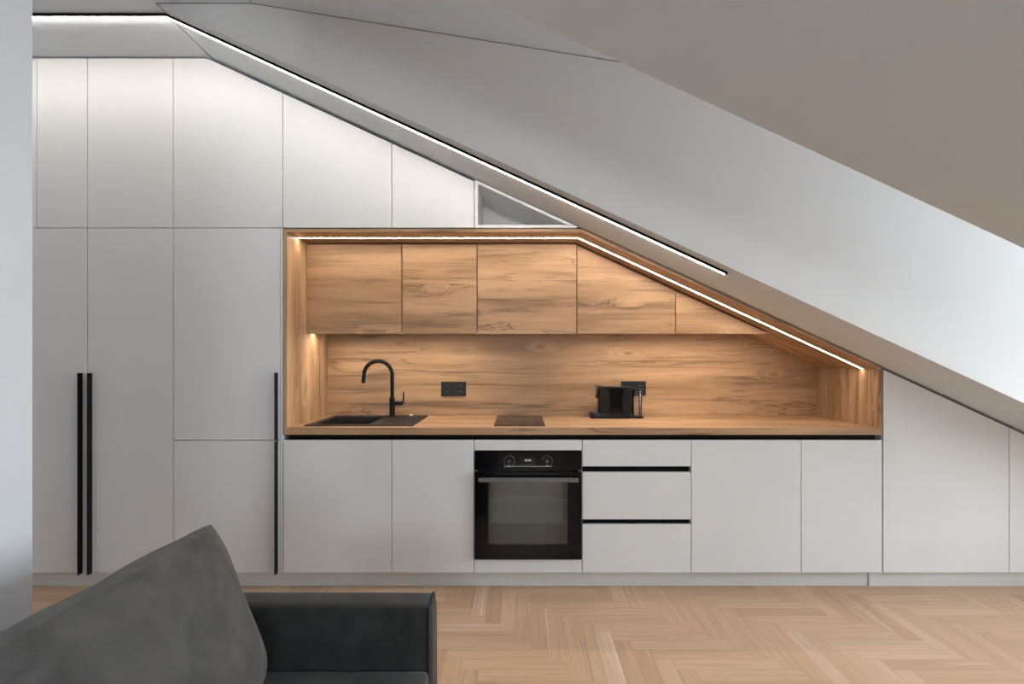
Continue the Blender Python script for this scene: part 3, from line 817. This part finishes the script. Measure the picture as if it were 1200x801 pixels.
# two curved side cheeks
for xa, xb, sgn in ((.512, .565, 1), (.664, .712, -1)):
    bm = BM()
    pts = []
    n = 12
    for k in range(n + 1):
        z = WT1 + .038 + .150 * k / n; f = 1 - (2 * k / n - 1) ** 2
        pts.append((xb + (.010 * f if sgn > 0 else 0), z))
    for k in range(n, -1, -1):
        z = WT1 + .038 + .150 * k / n; f = 1 - (2 * k / n - 1) ** 2
        pts.append((xa - (.012 * f if sgn < 0 else 0), z))
    prism(bm, pts, CY0 - .002, CY0 + .010, .003)
    obj('side_cheek', bm, M['grey_metal'] if False else M['black_plastic'], bd)
bm = BM(); prism(bm, [(.490, WT1 + .205), (.505, WT1 + .196), (.722, WT1 + .193), (.722, WT1 + .198), (.530, WT1 + .2035), (.492, WT1 + .2095)], CY0 + .010, CY1 - .010, .0015); obj('lid_lever', bm, M['black_plastic'], t)
bm = BM(); prism(bm, [(.507, WT1 + .130), (.498, WT1 + .150), (.500, WT1 + .185), (.512, WT1 + .195)], CY0 + .030, CY1 - .030, .003); hd = obj('brew_head', bm, M['black_plastic'], t)
bm = BM(); tube(bm, [(.500, (CY0 + CY1) / 2, WT1 + .148), (.498, (CY0 + CY1) / 2, WT1 + .128)], [.008, .006], 14); obj('outlet', bm, M['black_plastic'], hd)
# water tank: hollow clear shell with water
bm = BM()
yc = (CY0 + CY1) / 2
tx0, tx1 = .724, .784
prof = rr(tx0, tx1, CY0 + .012, CY1 - .012, .026, 6)
lo = [bm.verts.new((x, y, WT1 + .016)) for x, y in prof]; hi = [bm.verts.new((x + .001, y, WT1 + .178)) for x, y in prof]
cxm = (tx0 + tx1) / 2
sc = lambda x, y, k: (cxm + (x - cxm) * k, yc + (y - yc) * k)
hi2 = [bm.verts.new((*sc(x, y, .93), WT1 + .178)) for x, y in prof]; lo2 = [bm.verts.new((*sc(x, y, .93), WT1 + .020)) for x, y in prof]
connect(lo, hi); connect(hi, hi2); connect(hi2, lo2); bm.faces.new(lo2); bm.faces.new(list(reversed(lo)))
tk = obj('water_tank', bm, M['clear'], t); auto_smooth(tk); tag(tk, 'clear plastic water tank')
bm = BM(); prism_z(bm, rr(tx0 + .001, tx1 + .004, CY0 + .012, CY1 - .012, .024, 6), WT1 + .178, WT1 + .186, .001); obj('tank_lid', bm, M['black_plastic'], tk)
bm = BM(); prism_z(bm, rr(.717, .794, CY0 + .008, CY1 - .008, .026, 6), WT1, WT1 + .015, .003); auto_smooth(obj('tank_base', bm, M['black_plastic'], t))

# ------------------------------------------------------------------ ceiling light line
t = thing('ceiling_light_strip', 'long white light strip with black sides running along the flat and sloping ceiling', 'light', (-.6, -.347, FLAT - .02))
XEND = 1.005
yA, yB, th = -.364, -.335, .011
ztop = lambda x: slope(x) - .0004
xkk = XC - .002
bm = BM(); bent(bm, XL + .01, xkk, XEND - .006, FLAT - .0004, ztop, yA + .0072, yB - .001, th + .0002); obj('diffuser', bm, M['led_cool'], t)
bm = BM(); bent(bm, XL + .01, xkk, XEND, FLAT - .0004, ztop, yA, yA + .0068, th + .0025)
prism(bm, [(XEND - .0058, ztop(XEND - .0058) - th), (XEND, ztop(XEND) - th), (XEND, ztop(XEND)), (XEND - .0058, ztop(XEND - .0058))], yA + .0068, yB)
obj('profile', bm, M['black'], t)

# ------------------------------------------------------------------ sofa
def soft_box(bm, x0, x1, y0, y1, z0, z1, r, cuts=10, puff=0.0, seed=0):
    """rounded, slightly swollen upholstered block"""
    rnd = random.Random(seed)
    b2 = bmesh.new()
    bmesh.ops.create_cube(b2, size=2.0)
    bmesh.ops.subdivide_edges(b2, edges=b2.edges[:], cuts=cuts, use_grid_fill=True)
    hx, hy, hz = (x1 - x0) / 2, (y1 - y0) / 2, (z1 - z0) / 2
    cx, cy, cz = (x0 + x1) / 2, (y0 + y1) / 2, (z0 + z1) / 2
    vm = {}
    for v in b2.verts:
        c = v.co
        # push the grid lines toward the edges so that the rounding has vertices
        q = Vector([math.copysign(1 - (1 - abs(k)) ** 1.7, k) for k in c])
        p = Vector((q.x * hx, q.y * hy, q.z * hz))
        inner = Vector((max(-hx + r, min(hx - r, p.x)), max(-hy + r, min(hy - r, p.y)), max(-hz + r, min(hz - r, p.z))))
        d = p - inner
        if d.length > 1e-9:
            cub = max(abs(d.x), abs(d.y), abs(d.z))
            d = d.normalized() * cub
            p = inner + d
        if puff:
            f = lambda a: 1 - abs(a) ** 2.5
            if abs(c.x) > .999: p.x += math.copysign(puff * f(q.y) * f(q.z), c.x)
            if abs(c.y) > .999: p.y += math.copysign(puff * f(q.x) * f(q.z), c.y)
            if abs(c.z) > .999: p.z += math.copysign(puff * f(q.x) * f(q.y), c.z)
        vm[v] = bm.verts.new((p.x + cx, p.y + cy, p.z + cz))
    for f in b2.faces: bm.faces.new([vm[v] for v in f.verts])
    b2.free()
    return bm

AX = -.258            # front of the sofa
AY0, AY1 = -1.350, -1.236
SYN = -3.05           # near end, behind the camera
t = thing('sofa', 'dark grey corduroy sofa standing on the parquet along the partition wall', 'sofa', (-.7, -2.0, 0))
bm = BM(); soft_box(bm, -1.185, AX, AY0, AY1, .035, .553, .022, 12, .004); ar = obj('armrest', bm, M['cord_shaded'], t, smooth=True)
bm = BM(); soft_box(bm, -1.185, AX, SYN, SYN + .105, .035, .553, .014, 12, .003); obj('armrest', bm, M['cord_shaded'], t, smooth=True)
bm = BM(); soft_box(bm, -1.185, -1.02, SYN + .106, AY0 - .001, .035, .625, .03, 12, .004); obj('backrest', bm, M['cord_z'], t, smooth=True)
bm = BM(); box(bm, -1.018, AX - .02, SYN + .107, AY0 - .002, .06, .225, .01); obj('base', bm, M['cord_shaded'], t)
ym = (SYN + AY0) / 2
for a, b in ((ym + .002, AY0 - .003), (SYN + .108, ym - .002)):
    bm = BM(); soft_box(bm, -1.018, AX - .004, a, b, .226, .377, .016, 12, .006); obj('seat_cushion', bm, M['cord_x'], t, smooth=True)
bm = BM()
r = .004
tube(bm, [(AX - .008, AY0 + .003, .06), (AX - .008, AY0 + .003, .53), (AX - .010, AY0 + .006, .547), (AX - .012, AY1 - .006, .548), (AX - .008, AY1 - .003, .53), (AX - .008, AY1 - .003, .06)], r, 8)
obj('piping', bm, M['piping'], ar)
for fx in (-1.12, -.33):
    for fy in (SYN + .06, AY0 + .05):
        bm = BM(); tube(bm, [(fx, fy, 0), (fx, fy, .036)], [.02, .024], 16); obj('foot', bm, M['black'], t)

# loose back cushions leaning on the backrest
def cushion(y0, y1, lab):
    th_ = math.radians(20)
    H, g0, puff = .462, .064, .048
    vx, vz = -math.sin(th_), math.cos(th_); ux, uz = math.cos(th_), math.sin(th_)
    ctx, ctz = -.887, .806
    ccx, ccz = ctx - vx * H / 2, ctz - vz * H / 2
    Ly = (y1 - y0) / 2; yc = (y0 + y1) / 2
    b2 = bmesh.new(); bmesh.ops.create_cube(b2, size=2.0)
    bmesh.ops.subdivide_edges(b2, edges=b2.edges[:], cuts=21, use_grid_fill=True)
    b2.normal_update()
    def place(u, a, v):
        # u across thickness, a along y, v up; all in -1..1
        pa, pv = abs(a), abs(v)
        pinch = 1 - .40 * (pa ** 5) * (pv ** 4) - .42 * pa ** 4
        grow = 1.0 + .30 * max(0.0, -v)
        tk = (g0 * pinch + puff * max(0, 1 - pa ** 3.2) * max(0, 1 - pv ** 2.4)) * grow
        # sides bow inward a little between the corners
        yy = Ly * a * (1 - .020 * (1 - v * v)) if pa > .5 else Ly * a
        vv = H / 2 * v * (1 - .030 * (1 - a * a))
        vv = max(vv, -H / 2 * (1 - .035))
        if v > .999: vv += (.008 * (1 - u * u) + .002) * (1 - pa ** 3) + .003 * math.sin(9 * a + 4 * u) * (1 - pa ** 4)
        uu = tk * u
        if v < -.62:    # lower edge rounds under
            k = (-v - .62) / .38
            uu *= (1 - .38 * k ** 2)
        return Vector((ccx + ux * uu + vx * vv, yc + yy, max(.3868, ccz + uz * uu + vz * vv)))
    bm = BM(); vm = {}
    for v in b2.verts: vm[v] = bm.verts.new(place(v.co.x, v.co.y, v.co.z))
    for f in b2.faces:
        nf = bm.faces.new([vm[q] for q in f.verts]); nf.smooth = True
        nf.material_index = 0 if abs(f.normal.x) > .5 else 1
    for e in bm.edges:
        if len({f.material_index for f in e.link_faces}) == 2: e.smooth = False
    b2.free()
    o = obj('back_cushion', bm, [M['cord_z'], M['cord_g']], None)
    tag(o, lab, 'cushion')
    return o
cushion(AY0 - .80, AY0 - .04, 'large charcoal corduroy back cushion leaning on the sofa back')

# ------------------------------------------------------------------ light from outside
w = bpy.data.worlds.new('sky'); S.world = w; w.use_nodes = True
nt = w.node_tree; nt.nodes.clear()
out = nt.nodes.new('ShaderNodeOutputWorld'); bg = nt.nodes.new('ShaderNodeBackground')
bg.inputs['Color'].default_value = (0.86, 0.94, 1.0, 1); bg.inputs['Strength'].default_value = 19.5
nt.links.new(bg.outputs[0], out.inputs['Surface'])
def portal(name, loc, rot, sx, sy):
    l = bpy.data.lights.new(name, 'AREA'); l.shape = 'RECTANGLE'; l.size = sx; l.size_y = sy
    l.cycles.is_portal = True
    o = bpy.data.objects.new(name, l); C.objects.link(o); o.location = loc; o.rotation_euler = rot
portal('window_portal', (XW + .11, (YB + YC) / 2, (zs + zt) / 2), (0, PI / 2, 0), zt - zs, YB - YC - .12)
portal('window_portal', (XW + .11, (YB2 + YC2) / 2, (zs + zt) / 2), (0, PI / 2, 0), zt - zs, YB2 - YC2 - .12)

portal('window_portal', ((P0 + P1) / 2, YF - .11, (PZ0 + PZ1) / 2), (PI / 2, 0, 0), P1 - P0, PZ1 - PZ0)
portal('window_portal', ((Q0 + Q1) / 2, YF - .11, (QZ0 + QZ1) / 2), (PI / 2, 0, 0), Q1 - Q0, QZ1 - QZ0)

# ------------------------------------------------------------------ camera
cam = bpy.data.cameras.new('camera'); co = bpy.data.objects.new('camera', cam); C.objects.link(co)
co.location = (0, -2.85, CAM_Z); co.rotation_euler = (PI / 2, 0, 0)
cam.sensor_width = 36.0; cam.sensor_fit = 'HORIZONTAL'; cam.lens = 36.0 * 603.0 / 1200.0
cam.shift_x = (600 - 609) / 1200.0
cam.shift_y = (418 - 400.5) / 1200.0
cam.clip_start = 0.02
S.camera = co
S.view_settings.view_transform = 'Standard'; S.view_settings.look = 'None'
S.view_settings.exposure = 0.26; S.view_settings.gamma = 1.0
S.view_settings.use_curve_mapping = False
try:
    S.cycles.use_denoising = True
    S.cycles.max_bounces = 14; S.cycles.diffuse_bounces = 9; S.cycles.transparent_max_bounces = 12
    S.cycles.sample_clamp_indirect = 8.0
except Exception: pass
